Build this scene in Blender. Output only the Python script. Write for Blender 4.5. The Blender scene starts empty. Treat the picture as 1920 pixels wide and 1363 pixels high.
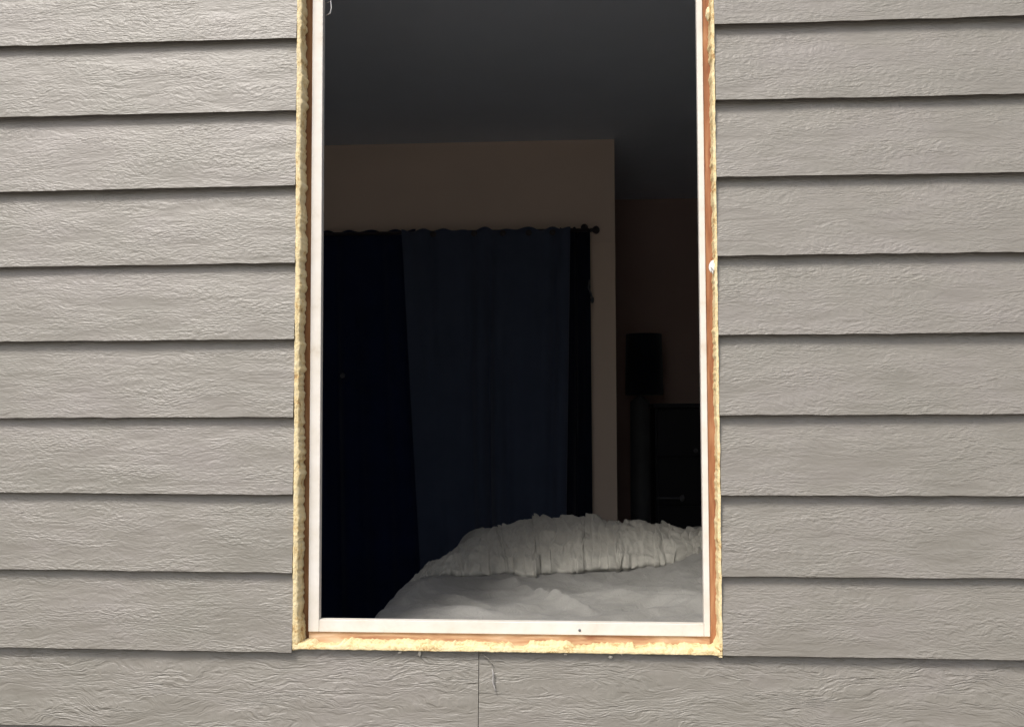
import bpy, math, random
from mathutils import Vector, Matrix, noise
import bmesh

# ------------------------------------------------------------------ camera, sky, sun, exposure
S = bpy.context.scene
C = S.collection
ZO = 1.52                       # height of reference siding course above the ground
YAW, PITCH, ROLL, FPX = 0.0684061, 0.0484187, -0.0030992, 1813.59
CAM = Vector((0.0, -1.87976, ZO + 0.0107))
cam_d = bpy.data.cameras.new('camera')
cam = bpy.data.objects.new('camera', cam_d)
C.objects.link(cam)
cy, sy, cp, sp = math.cos(YAW), math.sin(YAW), math.cos(PITCH), math.sin(PITCH)
fw = Vector((-sy * cp, cy * cp, sp)); rt = Vector((cy, sy, 0)); up = rt.cross(fw)
c_, s_ = math.cos(ROLL), math.sin(ROLL)
r2 = rt * c_ + up * s_; u2 = -rt * s_ + up * c_
m = Matrix((r2, u2, -fw)).transposed().to_4x4()
m.translation = CAM
cam.matrix_world = m
cam_d.sensor_fit = 'HORIZONTAL'; cam_d.sensor_width = 36.0
cam_d.lens = 36.0 * FPX / 1920.0
cam_d.clip_start = 0.02; cam_d.clip_end = 400.0
S.camera = cam

SUN_EL, SUN_AZ = 52.0, 208.0    # elevation, compass-like angle measured from +Y clockwise
w = bpy.data.worlds.new('World'); S.world = w; w.use_nodes = True
nt = w.node_tree; nt.nodes.clear()
sky = nt.nodes.new('ShaderNodeTexSky'); sky.sky_type = 'NISHITA'; sky.sun_disc = False
sky.sun_elevation = math.radians(SUN_EL); sky.sun_rotation = math.radians(SUN_AZ)
sky.dust_density = 4.0; sky.air_density = 1.0; sky.ozone_density = 1.0
bg = nt.nodes.new('ShaderNodeBackground'); bg.inputs['Strength'].default_value = 0.10
hsv = nt.nodes.new('ShaderNodeHueSaturation'); hsv.inputs['Saturation'].default_value = 0.75
out = nt.nodes.new('ShaderNodeOutputWorld')
nt.links.new(sky.outputs[0], hsv.inputs['Color']); nt.links.new(hsv.outputs[0], bg.inputs[0]); nt.links.new(bg.outputs[0], out.inputs[0])
sl = bpy.data.lights.new('sun', 'SUN'); sl.energy = 1.65; sl.angle = math.radians(16); sl.color = (1.0, 0.965, 0.93)
so = bpy.data.objects.new('sun', sl); C.objects.link(so)
az, el = math.radians(SUN_AZ), math.radians(SUN_EL)
d = Vector((math.sin(az) * math.cos(el), math.cos(az) * math.cos(el), math.sin(el)))
so.rotation_euler = d.to_track_quat('Z', 'Y').to_euler(); so.location = (-3, -6, 6)
S.view_settings.view_transform = 'Standard'; S.view_settings.look = 'None'
S.view_settings.gamma = 1.0; S.view_settings.use_curve_mapping = False
S.view_settings.exposure = 0.97
S.cycles.max_bounces = 10; S.cycles.diffuse_bounces = 6
rnd = random.Random(7)

# ------------------------------------------------------------------ helpers
def tag(o, label=None, cat=None, group=None, kind=None):
    if label: o['label'] = label
    if cat: o['category'] = cat
    if group: o['group'] = group
    if kind: o['kind'] = kind
    return o

def empty(name, loc):
    o = bpy.data.objects.new(name, None); C.objects.link(o); o.location = loc
    return o

def mesh_obj(name, verts, faces, mat, parent=None, loc=(0, 0, 0), smooth=False):
    """verts in world coordinates; the object's origin is put at loc (world)."""
    L = Vector(loc)
    me = bpy.data.meshes.new(name)
    me.from_pydata([tuple(Vector(v) - L) for v in verts], [], faces)
    me.materials.append(mat)
    if smooth:
        for p in me.polygons: p.use_smooth = True
    me.update()
    o = bpy.data.objects.new(name, me); C.objects.link(o)
    if parent is not None:
        o.parent = parent
        o.location = L - parent_loc(parent)
    else:
        o.location = L
    return o

def parent_loc(p):
    l = Vector(p.location)
    while p.parent is not None:
        p = p.parent; l += Vector(p.location)
    return l

def box(name, x0, x1, y0, y1, z0, z1, mat, parent=None, bevel=0.0, seg=2, loc=None):
    bm = bmesh.new()
    bmesh.ops.create_cube(bm, size=1.0)
    cx, cy_, cz = (x0 + x1) / 2, (y0 + y1) / 2, (z0 + z1) / 2
    for v in bm.verts:
        v.co = Vector((v.co.x * (x1 - x0), v.co.y * (y1 - y0), v.co.z * (z1 - z0)))
    if bevel > 0:
        bmesh.ops.bevel(bm, geom=bm.edges[:], offset=bevel, segments=seg, affect='EDGES', profile=0.6)
    me = bpy.data.meshes.new(name); bm.to_mesh(me); bm.free()
    me.materials.append(mat)
    o = bpy.data.objects.new(name, me); C.objects.link(o)
    L = Vector((cx, cy_, cz))
    if parent is not None:
        o.parent = parent; o.location = L - parent_loc(parent)
    else:
        o.location = L
    return o

def lathe(name, prof, mat, loc, parent=None, n=32, axis='Z', smooth=True):
    """prof: list of (radius, height)."""
    vs, fs = [], []
    for r, h in prof:
        for i in range(n):
            a = 2 * math.pi * i / n
            p = (r * math.cos(a), r * math.sin(a), h)
            if axis == 'X': p = (h, r * math.cos(a), r * math.sin(a))
            if axis == 'Y': p = (r * math.cos(a), h, r * math.sin(a))
            vs.append(Vector(p) + Vector(loc))
    for j in range(len(prof) - 1):
        for i in range(n):
            a, b = j * n + i, j * n + (i + 1) % n
            fs.append((a, b, b + n, a + n))
    fs.append(tuple(range(n))[::-1]); fs.append(tuple(range((len(prof) - 1) * n, len(prof) * n)))
    return mesh_obj(name, vs, fs, mat, parent, loc, smooth)

def tube(name, pts, rad, mat, parent=None, n=8):
    vs, fs = [], []
    P = [Vector(p) for p in pts]
    for j, p in enumerate(P):
        t = (P[min(j + 1, len(P) - 1)] - P[max(j - 1, 0)]).normalized()
        a = t.cross(Vector((0.3, 1, 0.2))).normalized(); b = t.cross(a)
        r = rad(j / (len(P) - 1)) if callable(rad) else rad
        for i in range(n):
            q = 2 * math.pi * i / n
            vs.append(p + a * math.cos(q) * r + b * math.sin(q) * r)
    for j in range(len(P) - 1):
        for i in range(n):
            x, y = j * n + i, j * n + (i + 1) % n
            fs.append((x, y, y + n, x + n))
    fs.append(tuple(range(n))[::-1]); fs.append(tuple(range((len(P) - 1) * n, len(P) * n)))
    return mesh_obj(name, vs, fs, mat, parent, P[0], True)

def blob(name, loc, sx, sy_, sz, mat, parent=None, seed=0, amp=0.35):
    bm = bmesh.new(); bmesh.ops.create_icosphere(bm, subdivisions=3, radius=1.0)
    for v in bm.verts:
        k = 1 + amp * noise.noise(v.co * 1.6 + Vector((seed * 3.1, seed, 0)))
        v.co = Vector((v.co.x * sx * k, v.co.y * sy_ * k, v.co.z * sz * k))
    me = bpy.data.meshes.new(name); bm.to_mesh(me); bm.free()
    for p in me.polygons: p.use_smooth = True
    me.materials.append(mat)
    o = bpy.data.objects.new(name, me); C.objects.link(o)
    if parent is not None:
        o.parent = parent; o.location = Vector(loc) - parent_loc(parent)
    else: o.location = loc
    return o

# ------------------------------------------------------------------ materials
class M:
    def __init__(s, name, rough=0.6, spec=0.5):
        s.m = bpy.data.materials.new(name); s.m.use_nodes = True
        s.t = s.m.node_tree; s.b = s.t.nodes['Principled BSDF']
        s.b.inputs['Roughness'].default_value = rough
        s.b.inputs['Specular IOR Level'].default_value = spec
    def n(s, k, **kw):
        x = s.t.nodes.new(k)
        for a, v in kw.items(): setattr(x, a, v)
        return x
    def l(s, a, b): s.t.links.new(a, b)
    def math(s, op, a, b=None, c=None):
        x = s.n('ShaderNodeMath', operation=op)
        for i, v in enumerate((a, b, c)):
            if v is None: continue
            if isinstance(v, (int, float)): x.inputs[i].default_value = v
            else: s.l(v, x.inputs[i])
        return x.outputs[0]
    def noise(s, vec, scale, detail=3, rough=0.5, dist=0.0):
        x = s.n('ShaderNodeTexNoise'); x.inputs['Scale'].default_value = scale
        x.inputs['Detail'].default_value = detail; x.inputs['Roughness'].default_value = rough
        x.inputs['Distortion'].default_value = dist
        if vec is not None: s.l(vec, x.inputs['Vector'])
        return x.outputs['Fac']
    def ramp(s, fac, stops):
        x = s.n('ShaderNodeValToRGB'); e = x.color_ramp.elements
        while len(e) < len(stops): e.new(0.5)
        for i, (p, c) in enumerate(stops):
            e[i].position = p; e[i].color = (*c, 1) if len(c) == 3 else c
        s.l(fac, x.inputs[0]); return x.outputs[0]
    def mapping(s, vec, scale):
        x = s.n('ShaderNodeMapping'); x.inputs['Scale'].default_value = scale
        s.l(vec, x.inputs['Vector']); return x.outputs[0]
    def bump(s, h, dist, strength=1.0, prev=None):
        x = s.n('ShaderNodeBump'); x.inputs['Distance'].default_value = dist
        x.inputs['Strength'].default_value = strength; s.l(h, x.inputs['Height'])
        if prev is not None: s.l(prev, x.inputs['Normal'])
        return x.outputs[0]
    def objvec(s, rand=True):
        tc = s.n('ShaderNodeTexCoord'); v = tc.outputs['Object']
        if rand:
            oi = s.n('ShaderNodeObjectInfo')
            cmb = s.n('ShaderNodeCombineXYZ')
            for i, k in enumerate((37.0, 11.0, 53.0)):
                s.l(s.math('MULTIPLY', oi.outputs['Random'], k), cmb.inputs[i])
            va = s.n('ShaderNodeVectorMath', operation='ADD')
            s.l(v, va.inputs[0]); s.l(cmb.outputs[0], va.inputs[1]); v = va.outputs[0]
        return v

def simple(name, col, rough=0.7, spec=0.4, var=0.12, scale=8, bump=0.0, bscale=200):
    k = M(name, rough, spec); v = k.objvec()
    f = k.noise(v, scale, 4)
    k.l(k.ramp(f, [(0.3, tuple(c * (1 - var) for c in col)), (0.7, tuple(min(1, c * (1 + var)) for c in col))]), k.b.inputs['Base Color'])
    if bump > 0: k.l(k.bump(k.noise(v, bscale, 3), bump), k.b.inputs['Normal'])
    return k.m

def siding_material(name, lines):
    k = M(name, 0.47, 0.72)
    v = k.objvec()
    # warp the vertical coordinate so that the embossed grain lines wander, pinch and close into cathedrals
    sep = k.n('ShaderNodeSeparateXYZ'); k.l(v, sep.inputs[0])
    w1 = k.noise(k.mapping(v, (5.0, 1, 16.0)), 1.0, 2, 0.5)
    w2 = k.noise(k.mapping(v, (16.0, 1, 42.0)), 1.0, 3, 0.55)
    zz = k.math('ADD', sep.outputs['Z'], k.math('MULTIPLY', k.math('SUBTRACT', w1, 0.5), 0.095 if lines else 0.045))
    zz = k.math('ADD', zz, k.math('MULTIPLY', k.math('SUBTRACT', w2, 0.5), 0.014))
    cmb = k.n('ShaderNodeCombineXYZ')
    k.l(k.math('MULTIPLY', sep.outputs['X'], 15.0), cmb.inputs[0])
    k.l(k.math('MULTIPLY', zz, 125.0), cmb.inputs[2])
    g1 = k.noise(cmb.outputs[0], 1.0, 2, 0.55)
    ridg = k.math('ABSOLUTE', k.math('SUBTRACT', g1, 0.5))
    ridg = k.math('SUBTRACT', 1.0, k.math('MULTIPLY', ridg, 5.0))
    ridg = k.math('MAXIMUM', ridg, 0.0)
    cmb2 = k.n('ShaderNodeCombineXYZ')
    k.l(k.math('MULTIPLY', sep.outputs['X'], 84.0), cmb2.inputs[0])
    k.l(k.math('MULTIPLY', zz, 250.0), cmb2.inputs[2])
    g2 = k.noise(cmb2.outputs[0], 1.0, 2, 0.5)
    mask = k.noise(k.mapping(v, (7.0, 1, 26.0)), 1.0, 2, 0.5)
    mask = k.math('MULTIPLY_ADD', mask, 2.0, -0.45)
    mk = k.n('ShaderNodeClamp'); k.l(mask, mk.inputs[0]); mk.inputs[1].default_value = 0.15
    h = k.math('ADD', k.math('MULTIPLY', ridg, 0.55 if lines else 0.16), k.math('MULTIPLY', g2, 1.2 if lines else 1.9))
    h = k.math('ADD', k.math('MULTIPLY', h, mk.outputs[0]), k.math('MULTIPLY', g1, 0.7))
    b = k.bump(h, 0.0021 if lines else 0.0016, 1.0)
    k.l(b, k.b.inputs['Normal'])
    # colour: warm grey paint, faint chalky and dusty variation, darker where the relief is low
    tone = k.noise(k.mapping(v, (3.2, 1, 7.0)), 1.0, 5, 0.65)
    base = k.ramp(tone, [(0.3, (0.182, 0.171, 0.143)), (0.5, (0.199, 0.1845, 0.158)), (0.72, (0.216, 0.197, 0.177))])
    mix = k.n('ShaderNodeMix', data_type='RGBA', blend_type='MULTIPLY')
    k.l(base, mix.inputs['A'])
    k.l(k.ramp(h, [(0.6, (0.84, 0.83, 0.81)), (1.5, (1, 1, 1))] if False else [(0.35, (0.84, 0.83, 0.81)), (1.0, (1, 1, 1))]), mix.inputs['B'])
    mix.inputs['Factor'].default_value = 0.8
    k.l(mix.outputs['Result'], k.b.inputs['Base Color'])
    k.l(k.math('MULTIPLY_ADD', g2, 0.12, 0.43), k.b.inputs['Roughness'])
    return k.m

def foam_material():
    k = M('dried_yellow_foam', 0.75, 0.3)
    v = k.objvec()
    f = k.noise(v, 38, 6, 0.78)
    k.l(k.ramp(f, [(0.30, (0.22, 0.11, 0.045)), (0.38, (0.50, 0.34, 0.15)), (0.46, (0.68, 0.55, 0.30)), (0.75, (0.70, 0.61, 0.41))]), k.b.inputs['Base Color'])
    k.l(k.bump(k.noise(v, 190, 4, 0.65), 0.0022), k.b.inputs['Normal'])
    return k.m

def wood_material(name, a, b, c, along=(60, 60, 7)):
    k = M(name, 0.7, 0.3); v = k.objvec()
    f = k.noise(k.mapping(v, along), 1.0, 4, 0.6, 0.4)
    k.l(k.ramp(f, [(0.28, a), (0.5, b), (0.75, c)]), k.b.inputs['Base Color'])
    k.l(k.bump(k.noise(k.mapping(v, tuple(q * 5 for q in along)), 1.0, 3), 0.0005), k.b.inputs['Normal'])
    return k.m

def jamb_material():
    k = M('white_painted_jamb', 0.42, 0.5); v = k.objvec(False)
    f = k.noise(k.mapping(v, (14, 14, 14)), 1.0, 5, 0.65)
    k.l(k.ramp(f, [(0.25, (0.52, 0.46, 0.37)), (0.42, (0.63, 0.59, 0.52)), (0.7, (0.69, 0.66, 0.61))]), k.b.inputs['Base Color'])
    k.l(k.bump(k.noise(v, 90, 4), 0.0006), k.b.inputs['Normal'])
    return k.m

def cloth(name, cols, rough=0.9, weave=900, sheen=0.2, crumple=0.0):
    k = M(name, rough, 0.15); v = k.objvec(False)
    f = k.noise(v, 6, 4, 0.6)
    k.l(k.ramp(f, [(0.3, cols[0]), (0.7, cols[1])]), k.b.inputs['Base Color'])
    k.b.inputs['Sheen Weight'].default_value = sheen
    n1 = k.bump(k.noise(v, weave, 2), 0.0005)
    if crumple > 0: n1 = k.bump(k.noise(v, 26, 4, 0.6, 0.6), crumple, 1.0, n1)
    k.l(n1, k.b.inputs['Normal'])
    return k.m

MSID = siding_material('painted_lap_siding', False)
MSIDL = siding_material('painted_lap_siding_long_grain', True)
MFOAM = foam_material()
MWOOD = wood_material('weathered_orange_framing', (0.15, 0.05, 0.02), (0.30, 0.125, 0.055), (0.45, 0.24, 0.12))
MWOODD = wood_material('rust_brown_framing', (0.17, 0.065, 0.022), (0.28, 0.13, 0.05), (0.40, 0.22, 0.10))  # rust brown tone of the left stud
MSILL = wood_material('pale_sill_plate',  (0.22, 0.075, 0.035), (0.44, 0.27, 0.15), (0.62, 0.48, 0.33), (9, 60, 60))
MJAMB = jamb_material()
MCAULK = simple('white_caulk', (0.82, 0.80, 0.76), 0.6, 0.4, 0.06, 60, 0.0008, 300)
MCRUMB = simple('dusty_cream_residue', (0.52, 0.49, 0.42), 0.8, 0.2, 0.2, 200)
MRUN = simple('dried_grey_caulk', (0.30, 0.285, 0.27), 0.8, 0.2, 0.3, 120)
MLAPSHADE = simple('lap_shade_underside', (0.085, 0.072, 0.058), 0.9, 0.2, 0.3, 90)  # near-black colour standing in for shade under the plank laps
MSHEATH = simple('dark_building_paper', (0.06, 0.055, 0.05), 0.9, 0.2)
MWHITE = simple('white_wall_paint', (0.80, 0.79, 0.76), 0.85, 0.2, 0.03, 2)
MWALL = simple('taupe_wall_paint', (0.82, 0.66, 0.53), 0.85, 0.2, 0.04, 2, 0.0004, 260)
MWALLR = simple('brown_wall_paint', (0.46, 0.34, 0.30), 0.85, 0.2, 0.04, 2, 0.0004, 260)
MCEIL = simple('grey_ceiling_paint', (0.74, 0.80, 0.90), 0.9, 0.15, 0.03, 3, 0.001, 120)
MFLOOR = simple('dark_carpet', (0.05, 0.045, 0.045), 1.0, 0.1, 0.3, 30, 0.003, 500)
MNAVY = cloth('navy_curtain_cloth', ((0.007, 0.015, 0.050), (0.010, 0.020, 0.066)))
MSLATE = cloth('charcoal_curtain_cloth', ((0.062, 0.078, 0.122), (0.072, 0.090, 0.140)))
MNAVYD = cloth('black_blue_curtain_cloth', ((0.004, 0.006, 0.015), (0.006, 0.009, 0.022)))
MROD = simple('dark_bronze_metal', (0.035, 0.025, 0.028), 0.5, 0.5)
MSHADE = cloth('dark_lamp_shade_cloth', ((0.008, 0.012, 0.020), (0.010, 0.015, 0.026)))
MBLACK = simple('black_furniture_lacquer', (0.006, 0.006, 0.010), 0.6, 0.3)
MCOLM = simple('charcoal_ceramic', (0.11, 0.112, 0.115), 0.6, 0.3)
MPULL = simple('brushed_pull_metal', (0.12, 0.12, 0.13), 0.5, 0.5)
MCOMG = cloth('soft_grey_comforter_cloth', ((0.165, 0.163, 0.148), (0.225, 0.222, 0.206)), 0.8, 700, 0.15, 0.006)
MCOMF = cloth('grey_white_comforter_cloth', ((0.32, 0.31, 0.27), (0.39, 0.38, 0.335)), 0.85, 700, 0.15, 0.006)
MMATT = cloth('mattress_ticking', ((0.5, 0.5, 0.5), (0.6, 0.6, 0.6)))
MGROUND = simple('dry_lawn_soil', (0.07, 0.06, 0.045), 1.0, 0.1, 0.35, 3, 0.02, 40)
MBOUNCE = simple('pale_bounce_slab', (0.42, 0.40, 0.37), 0.9, 0.2, 0.1, 2, 0.002, 90)  # pale colour of the added bounce slab

# ------------------------------------------------------------------ ground outside
g = mesh_obj('ground', [(-120, -200, 0), (120, -200, 0), (120, 60, 0), (-120, 60, 0)], [(0, 1, 2, 3)], MGROUND)
tag(g, kind='structure')
tag(box('bounce_slab', -30, 30, -40.0, -2.3, -0.05, 0.04, MBOUNCE, None, 0.01), kind='structure')  # added unseen pale slab, bounces daylight through the opening into the room

# ------------------------------------------------------------------ house wall with lap siding
E = 0.1525                      # exposure of each course
T = 0.0170                      # plank thickness
OX0, OX1 = -0.5625, 0.2705      # rough edges of the cut opening in the siding
OZ0, OZ1 = -0.4545, 7 * E       # relative to ZO
wall = empty('house_wall', (0, 0, 0))
tag(wall, 'exterior house wall of warm grey wood-grain lap siding around the bare window opening', 'house wall')

def plank(k, x0, x1, height=0.183, dz0=0.0, dz1=0.0, fine=True):
    """One siding plank: bottom edge on course line k, leaning out at the bottom over the course below."""
    zb = (5 - k) * E
    nx = max(2, int((x1 - x0) / 0.02)) if fine else 2
    prof = [(0.0015, 0.0), (0.0, 0.0012), (T * 0.5, height * 0.5), (T * height / E, height)]
    vs, fs = [], []
    sd = k * 17.3 + x0
    for i in range(nx + 1):
        x = x0 + (x1 - x0) * i / nx
        f = i / nx
        dz = dz0 + (dz1 - dz0) * f
        wv = 0.0015 * noise.noise(Vector((x * 22, sd, 0))) + 0.0005 * noise.noise(Vector((x * 75, sd, 3))) if fine else 0
        dy = 0.0022 * noise.noise(Vector((x * 2.5, sd, 9))) + 0.0008 * noise.noise(Vector((x * 9, sd, 12))) if fine else 0
        ring = [(x, yy + dy, zb + dz + hh + (wv if hh < 0.01 else 0)) for yy, hh in prof]
        ring += [(x, T + T * height / E, zb + dz + height), (x, T - 0.0005 + dy, zb + dz + 0.008 + wv * 0.3), (x, 0.0042 + dy, zb + dz + wv)]
        vs += [(a, b, c + ZO) for a, b, c in ring]
    n = len(prof) + 3
    for i in range(nx):
        for j in range(n):
            a = i * n + j; b = i * n + (j + 1) % n
            fs.append((a, a + n, b + n, b))
    fs.append(tuple(range(n))); fs.append(tuple(range(nx * n, nx * n + n))[::-1])
    o = mesh_obj('siding_plank', vs, fs, MSIDL if k == 9 else MSID, wall, ((x0 + x1) / 2, 0, zb + ZO))
    o.data.materials.append(MLAPSHADE)                 # lap shade put into the underside colour to deepen the dark line
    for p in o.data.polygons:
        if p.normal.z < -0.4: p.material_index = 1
    return o

# small true-to-life height offsets of the course ends, left piece (far, at opening) and right piece
OFFL = {0: (-2.0, -2.2), 1: (2.6, 2.2), 2: (-0.6, 2.6), 3: (-1.8, -0.2), 4: (-1, -0.4), 5: (-2.4, -1.8), 6: (3.0, -2.2), 7: (3.6, -2.0), 8: (1.0, -3.2)}
OFFR = {0: (-1.2, -1.0), 1: (1.5, -1.3), 2: (3.0, -0.8), 3: (1.6, 0.6), 4: (1, 0.8), 5: (-0.6, 0), 6: (-0.6, -1.2), 7: (-1.6, -0.6), 8: (2.6, 1.7)}
XL, XR = -1.60, 1.30
for k in range(-13, 15):
    vis = -1 <= k <= 9
    if -1 <= k <= 8:
        a = OFFL.get(k, (0, 0)); b = OFFR.get(k, (0, 0))
        plank(k, XL, OX0 + rnd.uniform(-.0006, .0006), 0.183, a[0] / 1000, a[1] / 1000, True)
        plank(k, OX1 + rnd.uniform(-.0006, .0006), XR, 0.183, b[0] / 1000, b[1] / 1000, True)
    elif k == 9:
        plank(k, XL, -0.1968, 0.1562, 0.0, 0.0)
        plank(k, -0.1956, XR, 0.1562, 0.0008, 0.0)
    else:
        j = -0.3 + rnd.uniform(-0.6, 0.9)
        plank(k, XL, j - 0.001, 0.183, fine=False)
        plank(k, j + 0.001, XR, 0.183, fine=False)
    # pieces further along the wall, beyond the picture
    plank(k, XL - 2.3, XL - 0.002, 0.183 if k != 9 else .1562, fine=False)
    plank(k, XR + 0.002, XR + 2.3, 0.183 if k != 9 else .1562, fine=False)

W0, W1 = XL - 2.3, XR + 2.3
ZT = ZO + 19 * E - 0.01
def ring_boxes(name, x0, x1, z0, z1, y0, y1, mat, parent, kind=None):
    os_ = [box(name, W0, x0, y0, y1, 0.0, ZT, mat, parent),
           box(name, x1, W1, y0, y1, 0.0, ZT, mat, parent),
           box(name, x0, x1, y0, y1, 0.0, z0, mat, parent),
           box(name, x0, x1, y0, y1, z1, ZT, mat, parent)]
    return os_
# sheathing right behind the planks
ring_boxes('sheathing', OX0 - 0.003, OX1 + 0.003, ZO + OZ0 - 0.010, ZO + OZ1 + 0.003, 0.0275, 0.040, MSHEATH, wall)

# jamb inner faces
JX0, JX1, JZ0, JZ1 = -0.5170, 0.2395, ZO - 0.4025, ZO + OZ1 - 0.052
JY0, JY1 = 0.033, 0.050
JT = 0.0215
JR, JB = 0.0116, 0.0240        # front widths of the right board and of the sill
# framing studs filling the gap between sheathing and jamb
FY = 0.046
def frame_strip(name, x0, x1, z0, z1, mat, y0=FY, y1=0.125):
    o = box(name, x0, x1, y0, y1, z0, z1, mat, wall, 0.0008, 1)
    return o
frame_strip('framing_stud', OX0 - 0.03, JX0 - JT - 0.0002, ZO + OZ0 - 0.05, ZO + OZ1 + 0.03, MWOODD)
frame_strip('framing_stud', JX1 + JR + 0.0002, OX1 + 0.03, ZO + OZ0 - 0.05, ZO + OZ1 + 0.03, MWOOD, 0.036)
frame_strip('sill_plate', JX0 - JT, JX1 + JR, ZO + OZ0 - 0.05, JZ0 - JB - 0.0002, MSILL, 0.037)
frame_strip('header_board', JX0 - JT, JX1 + JR, JZ1 + JT + 0.0002, ZO + OZ1 + 0.03, MWOOD)

# white jamb boards
def jamb_board(name, x0, x1, z0, z1):
    """painted board, its long faces slightly uneven."""
    o = box(name, x0, x1, JY0, JY1, z0, z1, MJAMB, wall, 0.0012, 2)
    return o
jl = jamb_board('window_jamb', JX0 - JT, JX0, JZ0 - JB, JZ1 + JT)
jr = jamb_board('window_jamb', JX1, JX1 + JR, JZ0 - JB, JZ1 + JT)
js = jamb_board('window_sill', JX0 + 0.0002, JX1 - 0.0002, JZ0 - JB, JZ0)
jh = jamb_board('window_head', JX0 + 0.0002, JX1 - 0.0002, JZ1, JZ1 + JT)

# dried foam beads with ragged inner edges
def sst(a, b, x):
    t = max(0.0, min(1.0, (x - a) / (b - a))); return t * t * (3 - 2 * t)
def foam_strip(p0, p1, inward, width, wamp, seed, n=700, m=10, lift=0.0012, y0=0.003, y1=0.040, gaps=()):
    """p0-p1: outer line (x,z); inward: unit (x,z); the bead covers `width` from that line."""
    vs, fs = [], []
    for i in range(n + 1):
        t = i / n
        x = p0[0] + (p1[0] - p0[0]) * t; z = p0[1] + (p1[1] - p0[1]) * t
        s = t * math.hypot(p1[0] - p0[0], p1[1] - p0[1])
        wd = width * (1 + wamp * (noise.noise(Vector((s * 11, seed, 0))) * 1.0 + noise.noise(Vector((s * 48, seed, 5))) * 0.9 + noise.noise(Vector((s * 150, seed, 8))) * 0.8))
        for (a, b, k) in gaps:
            wd *= 1 + (k - 1) * sst(a - 0.006, a + 0.006, t) * (1 - sst(b - 0.006, b + 0.006, t))
        wd = max(wd, width * 0.12)
        rag = 0.0010 * noise.noise(Vector((s * 70, seed, 30))) + 0.0012 * max(0, noise.noise(Vector((s * 26, seed, 40))))
        for j in range(m + 1):
            q = j / m
            off = -rag * (1 - q) + width * q + (wd - width) * q ** 4
            prof = math.sin(math.pi * min(1, q * 0.9 + 0.08))
            yy = y0 + 0.003 * q + 0.012 * max(0, q - 0.8) * 5 - lift * prof - 0.0009 * noise.noise(Vector((s * 40, q * 2.2, seed))) - 0.0007 * noise.noise(Vector((s * 160, q * 5, seed)))
            if j == m: yy = y1
            if j == 0: yy = y0 + 0.006
            vs.append((x + inward[0] * off, yy, z + inward[1] * off))
    for i in range(n):
        for j in range(m):
            a = i * (m + 1) + j
            fs.append((a, a + 1, a + m + 2, a + m + 1))
    o = mesh_obj('foam_bead', vs, fs, MFOAM, wall, ((p0[0] + p1[0]) / 2, 0, (p0[1] + p1[1]) / 2), True)
    return o
zb, zt = ZO + OZ0, ZO + OZ1
foam_strip((OX0, zb - 0.001), (OX0, zt), (1, 0), 0.0128, 0.36, 1.3, gaps=((0.02, 0.12, 1.0),))
foam_strip((OX1, zb - 0.004), (OX1, zt), (-1, 0), 0.0068, 0.40, 5.7, gaps=((0, 0.02, 2.0), (0.76, 0.80, 1.6)))
foam_strip((OX0 + 0.001, zb - 0.0006), (OX1 - 0.001, zb - 0.0012), (0, 1), 0.0148, 0.34, 9.1,
           gaps=((0.05, 0.11, 0.5), (0.515, 0.555, 0.45), (0.66, 0.70, 0.65), (0.8, 0.83, 0.7)))
blob('caulk_blob', (0.2610, 0.010, ZO + 0.287), 0.0048, 0.004, 0.0125, MCAULK, wall, 2, 0.8)
blob('caulk_blob', (0.2600, 0.016, ZO + 0.790), 0.0050, 0.007, 0.013, MFOAM, wall, 4)
blob('foam_crumb', (OX0 - 0.006, 0.010, ZO - 0.150), 0.0035, 0.003, 0.0032, MFOAM, wall, 5)
for (x, z, a, b) in ((-0.312, -0.4600, 0.0032, 0.0072), (-0.350, -0.4590, 0.004, 0.003), (-0.028, -0.4580, 0.0035, 0.0024), (0.058, -0.4625, 0.0045, 0.0030), (0.080, -0.4560, 0.003, 0.003)):
    blob('foam_crumb', (x, 0.0105, ZO + z), a * 0.8, 0.002, b * 0.85, MCRUMB, wall, x * 50, 0.9)
# runs of pale caulk beside the butt joint of the lowest course in view
tube('caulk_run', [(-0.1905 + 0.0215 * t + 0.004 * math.sin(3 * t), 0.0098 - 0.0004 * t, ZO - 0.459 - 0.022 * t) for t in [i / 8 for i in range(9)]], 0.0010, MSID, wall)
tube('caulk_run', [(-0.1700 + 0.006 * t + 0.0012 * math.sin(8 * t), 0.0072 - 0.0042 * t, ZO - 0.487 - 0.042 * t) for t in [i / 10 for i in range(11)]], lambda t: 0.0007 + 0.0007 * abs(math.sin(7 * t)) + 0.0005 * math.sin(math.pi * t), MRUN, wall)
# nail hole in the sill's front lip, staple clip on the left jamb
lathe('nail_head', [(0.0026, -0.0012), (0.0026, 0.002)], MPULL, (-0.0005, JY0, ZO - 0.4170), wall, 10, 'Y')
tube('wire_clip', [(JX0 + 0.001, 0.062, ZO + 0.857), (JX0 + 0.009, 0.060, ZO + 0.860), (JX0 + 0.0105, 0.060, ZO + 0.846), (JX0 + 0.008, 0.060, ZO + 0.834), (JX0 + 0.001, 0.062, ZO + 0.832)], 0.0012, MCAULK, wall)

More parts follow.
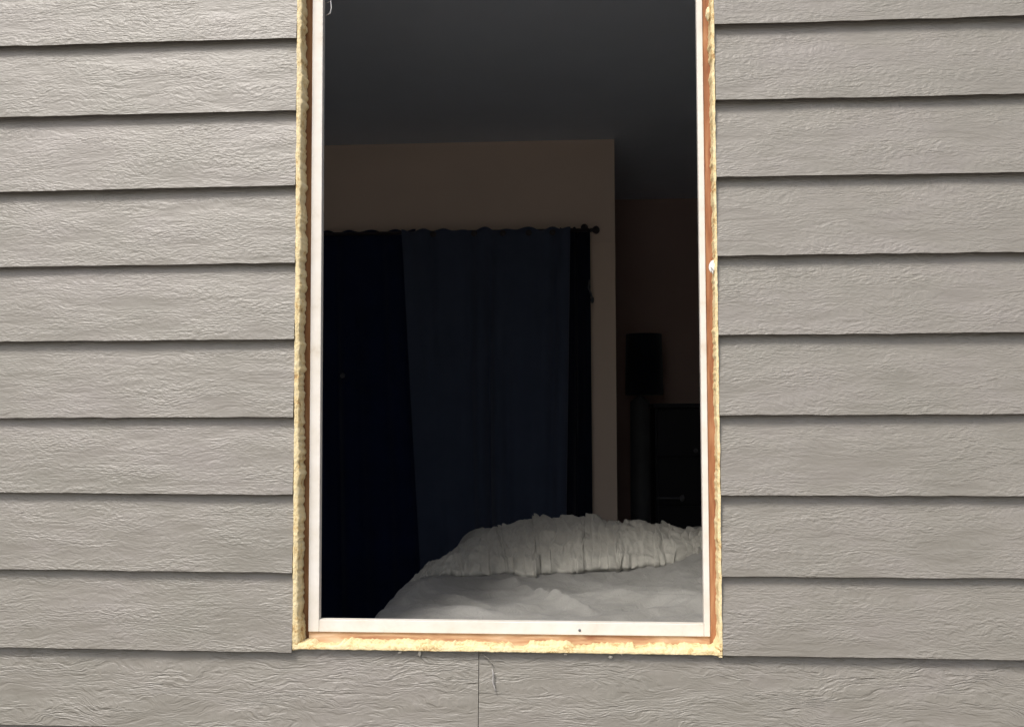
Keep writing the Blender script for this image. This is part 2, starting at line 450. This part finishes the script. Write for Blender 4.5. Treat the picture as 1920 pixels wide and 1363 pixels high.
# ------------------------------------------------------------------ the room behind (shell)
FZ = 0.42                        # floor height
CZ = ZO + 1.358                  # ceiling height
RX0, RX1 = -1.95, 1.75
iw = ring_boxes('wall', JX0 - JT - 0.0006, JX1 + JR + 0.0006, JZ0 - JB - 0.0006, JZ1 + JT + 0.0006, 0.1262, 0.1300, MWHITE, None)
for o in iw: tag(o, kind='structure')
tag(box('floor', RX0 - .2, RX1 + .2, 0.1302, 4.6, FZ - 0.1, FZ, MFLOOR), kind='structure')
tag(box('ceiling', RX0 - .2, RX1 + .2, 0.1302, 4.6, CZ, CZ + 0.1, MCEIL), kind='structure')
tag(box('wall', RX0 - 0.1, RX0, 0.1304, 4.6, FZ, CZ, MWHITE), kind='structure')
tag(box('wall', RX1, RX1 + 0.1, 0.1304, 4.6, FZ, CZ, MWHITE), kind='structure')
CW = 0.186                       # right corner of the closet wall
CY = 2.90
# closet front: wall with a wide opening behind the curtains, then its return
closet = empty('closet_wall', (0, CY, FZ)); tag(closet, kind='structure')
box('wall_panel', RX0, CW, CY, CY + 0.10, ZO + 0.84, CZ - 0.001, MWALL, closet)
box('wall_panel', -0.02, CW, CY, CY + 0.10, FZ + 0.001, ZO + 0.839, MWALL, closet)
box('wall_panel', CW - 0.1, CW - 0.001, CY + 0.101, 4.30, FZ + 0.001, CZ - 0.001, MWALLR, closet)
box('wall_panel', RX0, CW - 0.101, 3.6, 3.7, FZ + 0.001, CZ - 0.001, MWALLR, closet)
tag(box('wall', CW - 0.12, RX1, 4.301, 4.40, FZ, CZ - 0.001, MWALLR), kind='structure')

# ------------------------------------------------------------------ curtains on their rod
def curtain(xt0, xt1, xb0, xb1, y, ztop, zbot, mat, label, folds, amp, seed):
    nu, nv = 160, 60
    vs, fs = [], []
    for j in range(nv + 1):
        v = j / nv
        z = ztop + (zbot - ztop) * v
        a = xt0 + (xb0 - xt0) * v; b = xt1 + (xb1 - xt1) * v
        for i in range(nu + 1):
            u = i / nu
            ph = u * folds * 2 * math.pi + 3.2 * noise.noise(Vector((u * 3, v * 0.8, seed)))
            am = amp * (0.55 + 0.45 * v) * (0.6 + 1.1 * noise.noise(Vector((u * 5, v, seed + 4))))
            yy = y + am * math.sin(ph) + 0.010 * noise.noise(Vector((u * 4, v * 3, seed + 9)))
            zz = z + (0.010 * noise.noise(Vector((u * 9, 1, seed))) + 0.006 * math.cos(ph)) * (1 - v) ** 8
            xx = a + (b - a) * u + am * 0.25 * math.cos(ph)
            vs.append((xx, yy, zz))
    for j in range(nv):
        for i in range(nu):
            p = j * (nu + 1) + i
            fs.append((p, p + nu + 1, p + nu + 2, p + 1))
    o = mesh_obj('curtain', vs, fs, mat, None, ((xt0 + xt1) / 2, y, zbot), True)
    md = o.modifiers.new('thickness', 'SOLIDIFY'); md.thickness = 0.002
    tag(o, label, 'curtain', 'curtains over the closet')
    return o
ZR = ZO + 0.880
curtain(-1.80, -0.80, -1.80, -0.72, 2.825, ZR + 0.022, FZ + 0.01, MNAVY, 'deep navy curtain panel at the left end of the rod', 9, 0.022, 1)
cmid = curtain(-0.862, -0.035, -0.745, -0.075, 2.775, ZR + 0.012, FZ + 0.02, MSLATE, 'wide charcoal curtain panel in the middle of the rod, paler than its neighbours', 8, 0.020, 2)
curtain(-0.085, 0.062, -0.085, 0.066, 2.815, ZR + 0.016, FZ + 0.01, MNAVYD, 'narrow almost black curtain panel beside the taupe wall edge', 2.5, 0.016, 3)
for x in (-0.70, -0.50, -0.36, -0.235, -0.12):
    o = lathe('grommet', [(0.012, -0.002), (0.015, 0.0), (0.012, 0.002), (0.009, 0.0)], MROD, (x, 2.757, ZR - 0.012), cmid, 16, 'Y')
rod = empty('curtain_rod', (-0.8, 2.80, ZR)); tag(rod, 'thin dark curtain rod with ball finial above the curtains', 'curtain rod')
lathe('rod', [(0.009, 0.0), (0.009, 1.86)], MROD, (-1.80, 2.800, ZR + 0.004), rod, 12, 'X')
lathe('finial', [(0.006, 0), (0.012, 0.004), (0.008, 0.010), (0.017, 0.020), (0.021, 0.030), (0.017, 0.040), (0.006, 0.047)], MROD, (0.061, 2.80, ZR + 0.004), rod, 16, 'X')
tube('bracket', [(0.035, 2.899, ZR + 0.035), (0.035, 2.86, ZR + 0.035), (0.035, 2.81, ZR + 0.030), (0.035, 2.80, ZR + 0.004)], 0.007, MROD, rod)
lathe('bracket_plate', [(0.018, -0.006), (0.018, 0.0)], MROD, (0.035, 2.899, ZR + 0.035), rod, 14, 'Y')
# pale tassel cord hanging at the edge of the dark panel
tas = empty('curtain_tie', (0.062, 2.785, ZO + 0.54)); tag(tas, 'small pale cord tie hanging on the edge of the dark curtain panel', 'curtain tie')
tube('cord', [(0.058, 2.785, ZO + 0.64), (0.052, 2.78, ZO + 0.60), (0.062, 2.778, ZO + 0.575), (0.070, 2.78, ZO + 0.55)], 0.0045, MPULL, tas)
blob('knot', (0.070, 2.778, ZO + 0.54), 0.008, 0.007, 0.016, MPULL, tas, 3, 0.2)
# small metal hook on the navy panel
hk = blob('curtain_clip', (-1.148, 2.775, ZO + 0.182), 0.012, 0.010, 0.012, MPULL, None, 8, 0.3)
tag(hk, 'tiny pale clip pinned on the deep navy curtain', 'clip')

# ------------------------------------------------------------------ lamp and cabinet in the recess
lp = empty('floor_lamp', (0.39, 3.9, FZ)); tag(lp, 'dark tall drum-shaded floor lamp standing behind the black cabinet', 'lamp')
lathe('lamp_base', [(0.12, 0), (0.12, 0.015), (0.03, 0.03)], MROD, (0.39, 3.9, FZ), lp, 24)
lathe('column', [(0.060, 0), (0.062, 0.4), (0.058, 1.13), (0.02, 1.16), (0.012, 1.17), (0.012, 1.22)], MCOLM, (0.365, 3.9, FZ + 0.03), lp, 24)
sh = lathe('lamp_shade', [(0.109, 0), (0.112, 0.0), (0.106, 0.36), (0.103, 0.36), (0.103, 0.355), (0.107, 0.004)], MSHADE, (0.39, 3.9, ZO + 0.100), lp, 40)

cab = empty('tall_cabinet', (0.80, 3.62, FZ)); tag(cab, 'black tall dresser with metal pulls standing in the dark recess', 'dresser')
cx0, cx1, cy0, cy1, cz1 = 0.415, 1.25, 3.42, 3.82, ZO + 0.045
box('carcass', cx0, cx1, cy0 + 0.02, cy1, FZ + 0.06, cz1 - 0.025, MBLACK, cab, 0.004)
box('top', cx0 - 0.01, cx1 + 0.01, cy0 - 0.005, cy1, cz1 - 0.0245, cz1, MBLACK, cab, 0.004)
dh = (cz1 - 0.03 - FZ - 0.08) / 4
for i in range(4):
    z0 = FZ + 0.08 + i * dh
    dr = box('drawer', cx0 + 0.012, cx1 - 0.012, cy0, cy0 + 0.0195, z0 + 0.004, z0 + dh - 0.004, MBLACK, cab, 0.003)
zz = ZO - 0.462
hp = tube('drawer_pull', [(0.425, 3.399, zz), (0.43, 3.385, zz), (0.50, 3.383, zz), (0.545, 3.385, zz)], 0.005, MPULL, cab)
blob('drawer_pull', (0.552, 3.384, zz), 0.013, 0.012, 0.018, MPULL, cab, 1, 0.3)
blob('drawer_knob', (0.628, 3.402, ZO - 0.209), 0.012, 0.014, 0.012, MPULL, cab, 2, 0.1)
for x in (cx0 + 0.04, cx1 - 0.04):
    for y in (cy0 + 0.05, cy1 - 0.04):
        lathe('leg', [(0.015, 0), (0.022, 0.06)], MBLACK, (x, y, FZ), cab, 12)

# ------------------------------------------------------------------ bed and comforter
bed = empty('bed', (0.5, 0.8, FZ)); tag(bed, 'low bed under the window, hidden beneath the crumpled comforter', 'bed')
box('mattress', -0.43, 1.45, 0.24, 1.22, ZO - 0.74, ZO - 0.515, MMATT, bed, 0.05, 4)
box('bed_base', -0.42, 1.44, 0.25, 1.21, FZ + 0.12, ZO - 0.741, MBLACK, bed, 0.01)
for x in (-0.38, 1.40):
    for y in (0.29, 1.17):
        lathe('leg', [(0.02, 0), (0.028, 0.12)], MBLACK, (x, y, FZ), bed, 12)

def sstep(a, b, x):
    t = max(0.0, min(1.0, (x - a) / (b - a))); return t * t * (3 - 2 * t)
def segd(px, py, ax, ay, bx, by):
    dx, dy = bx - ax, by - ay
    t = max(0, min(1, ((px - ax) * dx + (py - ay) * dy) / (dx * dx + dy * dy)))
    return math.hypot(px - ax - dx * t, py - ay - dy * t), t
def interp(tab, x):
    if x <= tab[0][0]: return tab[0][1:]
    for a, b in zip(tab, tab[1:]):
        if x <= b[0]:
            t = (x - a[0]) / (b[0] - a[0]); t = t * t * (3 - 2 * t)
            return tuple(p + (q - p) * t for p, q in zip(a[1:], b[1:]))
    return tab[-1][1:]
# folds: (ax, ay, bx, by, height, width)
FOLDS = [(-0.18, 0.86, -0.06, 0.58, 0.016, 0.020), (-0.06, 0.58, 0.02, 0.46, 0.014, 0.018), (-0.24, 0.87, -0.16, 0.86, 0.014, 0.03),
         (0.05, 0.66, 0.36, 0.42, 0.022, 0.040), (-0.43, 0.50, -0.38, 0.86, 0.014, 0.016), (-0.30, 0.76, -0.08, 0.78, 0.012, 0.03),
         (0.16, 0.80, 0.45, 0.62, 0.016, 0.045), (-0.36, 0.62, -0.22, 0.50, 0.010, 0.03), (0.10, 0.90, 0.30, 0.86, 0.010, 0.03),
         (-0.34, 0.40, -0.10, 0.36, 0.010, 0.035), (0.00, 0.36, 0.24, 0.44, 0.010, 0.030)]
def body_h(x, y):
    h = -0.468
    h += 0.022 * noise.noise(Vector((x * 3.2, y * 4.0, 1.0))) + 0.009 * noise.noise(Vector((x * 9, y * 12, 2.0)))
    h += 0.0045 * noise.noise(Vector((x * 26, y * 34, 5.0))) + 0.006 * abs(noise.noise(Vector((x * 7 + y * 5, y * 16 - x * 6, 7.0))))
    h -= 0.026 * math.exp(-((y - 0.80) / 0.16) ** 2) * sstep(-0.42, -0.2, x)
    for ax, ay, bx, by, hh, ww in FOLDS:
        dd, t = segd(x, y, ax, ay, bx, by)
        h += 1.35 * hh * math.exp(-(dd / ww) ** 2) * (0.4 + 0.6 * math.sin(math.pi * min(1, max(0, t * 0.8 + 0.1))))
    return h
def comforter_body():
    x0, x1, y0, y1 = -0.66, 1.50, 0.16, 1.62
    nx, ny = 360, 260
    vs, fs = [], []
    for j in range(ny + 1):
        y = y0 + (y1 - y0) * j / ny
        for i in range(nx + 1):
            x = x0 + (x1 - x0) * i / nx
            # plan outline of the comforter
            xe = interp([(0.1, -0.47), (0.48, -0.487), (0.85, -0.478), (1.2, -0.425), (1.34, -0.27), (1.45, -0.10), (1.6, 0.3)], y)[0]
            xe += 0.010 * noise.noise(Vector((y * 9, 3, 3)))
            e = (x - xe)
            h = body_h(x, y)
            # rising pile at the far side
            rise = interp([(-0.5, 0.0, 1.0), (-0.417, 0.035, 1.0), (-0.266, 0.068, 1.0), (-0.13, 0.078, 1.0), (0.05, 0.078, 1.0), (1.0, 0.07, 1.0)], x)[0]
            h += rise * sstep(0.95, 1.3, y)
            drop = 0.44 * (1 - sstep(-0.10, 0.035, e)) ** 1.5
            ye = 1.40 + 0.0 * x
            drop += 0.5 * sstep(ye, ye + 0.10, y)
            drop += 0.10 * (1 - sstep(0.18, 0.24, y))
            h -= drop
            xs = x + 0.02 * sstep(0.05, 0.3, drop) * math.sin(y * 40 + 2 * noise.noise(Vector((y * 4, 0, 0))))
            vs.append((xs, y, ZO + h))
    for j in range(ny):
        for i in range(nx):
            p = j * (nx + 1) + i
            fs.append((p, p + 1, p + nx + 2, p + nx + 1))
    return mesh_obj('comforter', vs, fs, MCOMG, None, (0.2, 0.8, ZO - 0.5), True)
comf = comforter_body()
tag(comf, 'crumpled grey white comforter with pleated ruffle heaped on the bed below the window', 'comforter')

def ruffle():
    # u -> lower (front) edge point and ridge point
    tab = [(0.00, -0.470, 0.80, -0.470, -0.484, 0.86, -0.478),
           (0.10, -0.430, 0.90, -0.462, -0.462, 1.02, -0.448),
           (0.22, -0.330, 0.93, -0.462, -0.385, 1.20, -0.424),
           (0.34, -0.205, 0.965, -0.462, -0.266, 1.33, -0.368),
           (0.44, -0.120, 0.965, -0.462, -0.150, 1.40, -0.346),
           (0.56, 0.010, 0.985, -0.458, 0.015, 1.38, -0.338),
           (0.66, 0.115, 1.02, -0.455, 0.130, 1.30, -0.345),
           (0.78, 0.240, 1.07, -0.452, 0.260, 1.26, -0.352),
           (0.88, 0.360, 1.09, -0.450, 0.380, 1.24, -0.358),
           (1.00, 0.560, 1.12, -0.450, 0.600, 1.26, -0.360)]
    nu, nv = 900, 70
    vs, fs = [], []
    for i in range(nu + 1):
        u = i / nu
        fx, fy, fz, rx, ry, rz = interp(tab, u)
        F = Vector((fx, fy, fz)); R = Vector((rx, ry, rz))
        along = Vector((1, 0.15, 0)).normalized()
        # irregular pleat phase: pinched, merged and wide pleats
        q = u * 44 + 3.4 * noise.noise(Vector((u * 9, 0.5, 1))) + 1.0 * noise.noise(Vector((u * 27, 0.5, 7)))
        env = sstep(0.12, 0.34, u) * (0.75 + 0.5 * noise.noise(Vector((u * 14, 2, 2))))
        for j in range(nv + 1):
            v = j / nv
            # profile: tucked-under hem, rolled lip, slope to the ridge, fall behind
            if v < 0.08:
                t = v / 0.08
                p = F + Vector((0, 0.035 * (1 - t), -0.030 * (1 - t)))
                nn = Vector((0, -1, 0.3))
            elif v < 0.75:
                t = (v - 0.08) / 0.67
                p = F.lerp(R, t)
                bulge = 0.022 * math.sin(math.pi * min(1, t * 1.02)) + 0.009 * math.exp(-((t - 0.10) / 0.09) ** 2)
                bulge *= sstep(0.0, 0.28, u)
                p = p + Vector((0, -0.3, 1)).normalized() * bulge
                nn = Vector((0, -0.4, 1))
            else:
                t = (v - 0.75) / 0.25
                a = t * math.pi * 0.55
                p = R + Vector((0, 0.07 * math.sin(a) * 1.2, -0.30 * t * t - 0.0))
                nn = Vector((0, 0.3, 1))
            nn.normalize()
            # pleats fade from the top downward and break up near the hem
            qq = q + 0.9 * noise.noise(Vector((u * 20, v * 3.0, 11))) + 1.2 * (v - 0.5) * (u - 0.5)
            s = 1.25 * abs(math.sin(math.pi * qq)) ** 0.9 - 1.0 + 0.35 * math.sin(2 * math.pi * qq * 0.37 + 4 * v)
            deep = 0.8 + 0.5 * noise.noise(Vector((u * 25, v * 1.5, 15)))
            am = 0.0135 * env * (0.55 + 1.1 * abs(noise.noise(Vector((u * 8, 0, 77))))) * deep * (0.5 + 0.6 * math.exp(-((v - 0.55) / 0.25) ** 2) + 0.6 * math.exp(-((v - 0.10) / 0.08) ** 2))
            dsp = am * s + 0.010 * noise.noise(Vector((u * 60, v * 10, 21))) + 0.0030 * noise.noise(Vector((u * 160, v * 24, 31)))
            # crumpled hem
            hem = math.exp(-(v / 0.24) ** 2)
            dsp += hem * 0.026 * noise.noise(Vector((u * 45, v * 6, 41)))
            p = p + nn * dsp + along * (0.006 * env * math.cos(2 * math.pi * qq))
            p.z += 0.012 * noise.noise(Vector((u * 17, v * 2.2, 61))) * sstep(0.05, 0.3, v) * sstep(0.0, 0.1, u)
            p.y += hem * sstep(0.0, 0.15, u) * (0.050 * noise.noise(Vector((u * 11, 0, 54))) + 0.020 * noise.noise(Vector((u * 30, 0, 51))) + 0.012 * noise.noise(Vector((u * 80, 0, 52))))
            vs.append((p.x, p.y, ZO + p.z))
    for i in range(nu):
        for j in range(nv):
            a = i * (nv + 1) + j
            fs.append((a, a + nv + 1, a + nv + 2, a + 1))
    return mesh_obj('ruffle', vs, fs, MCOMF, comf, (0.0, 1.1, ZO - 0.45), True)
ruffle()
# darker lump of cloth peeking over the far side of the comforter
def lump():
    vs, fs = [], []
    nx, ny = 80, 50
    for j in range(ny + 1):
        for i in range(nx + 1):
            a, b = i / nx * 2 - 1, j / ny * 2 - 1
            r = min(1.0, math.hypot(a, b))
            x = -0.33 + 0.13 * a; y = 1.52 + 0.15 * b
            z = -0.402 - 0.02 * a * a - 0.13 * r ** 3 + 0.010 * noise.noise(Vector((a * 3, b * 3, 6))) + 0.004 * noise.noise(Vector((a * 9, b * 9, 8)))
            vs.append((x, y, ZO + z))
    for j in range(ny):
        for i in range(nx):
            p = j * (nx + 1) + i
            fs.append((p, p + 1, p + nx + 2, p + nx + 1))
    return mesh_obj('back_fold', vs, fs, MCOMF, comf, (-0.33, 1.5, ZO - 0.45), True)
lump()
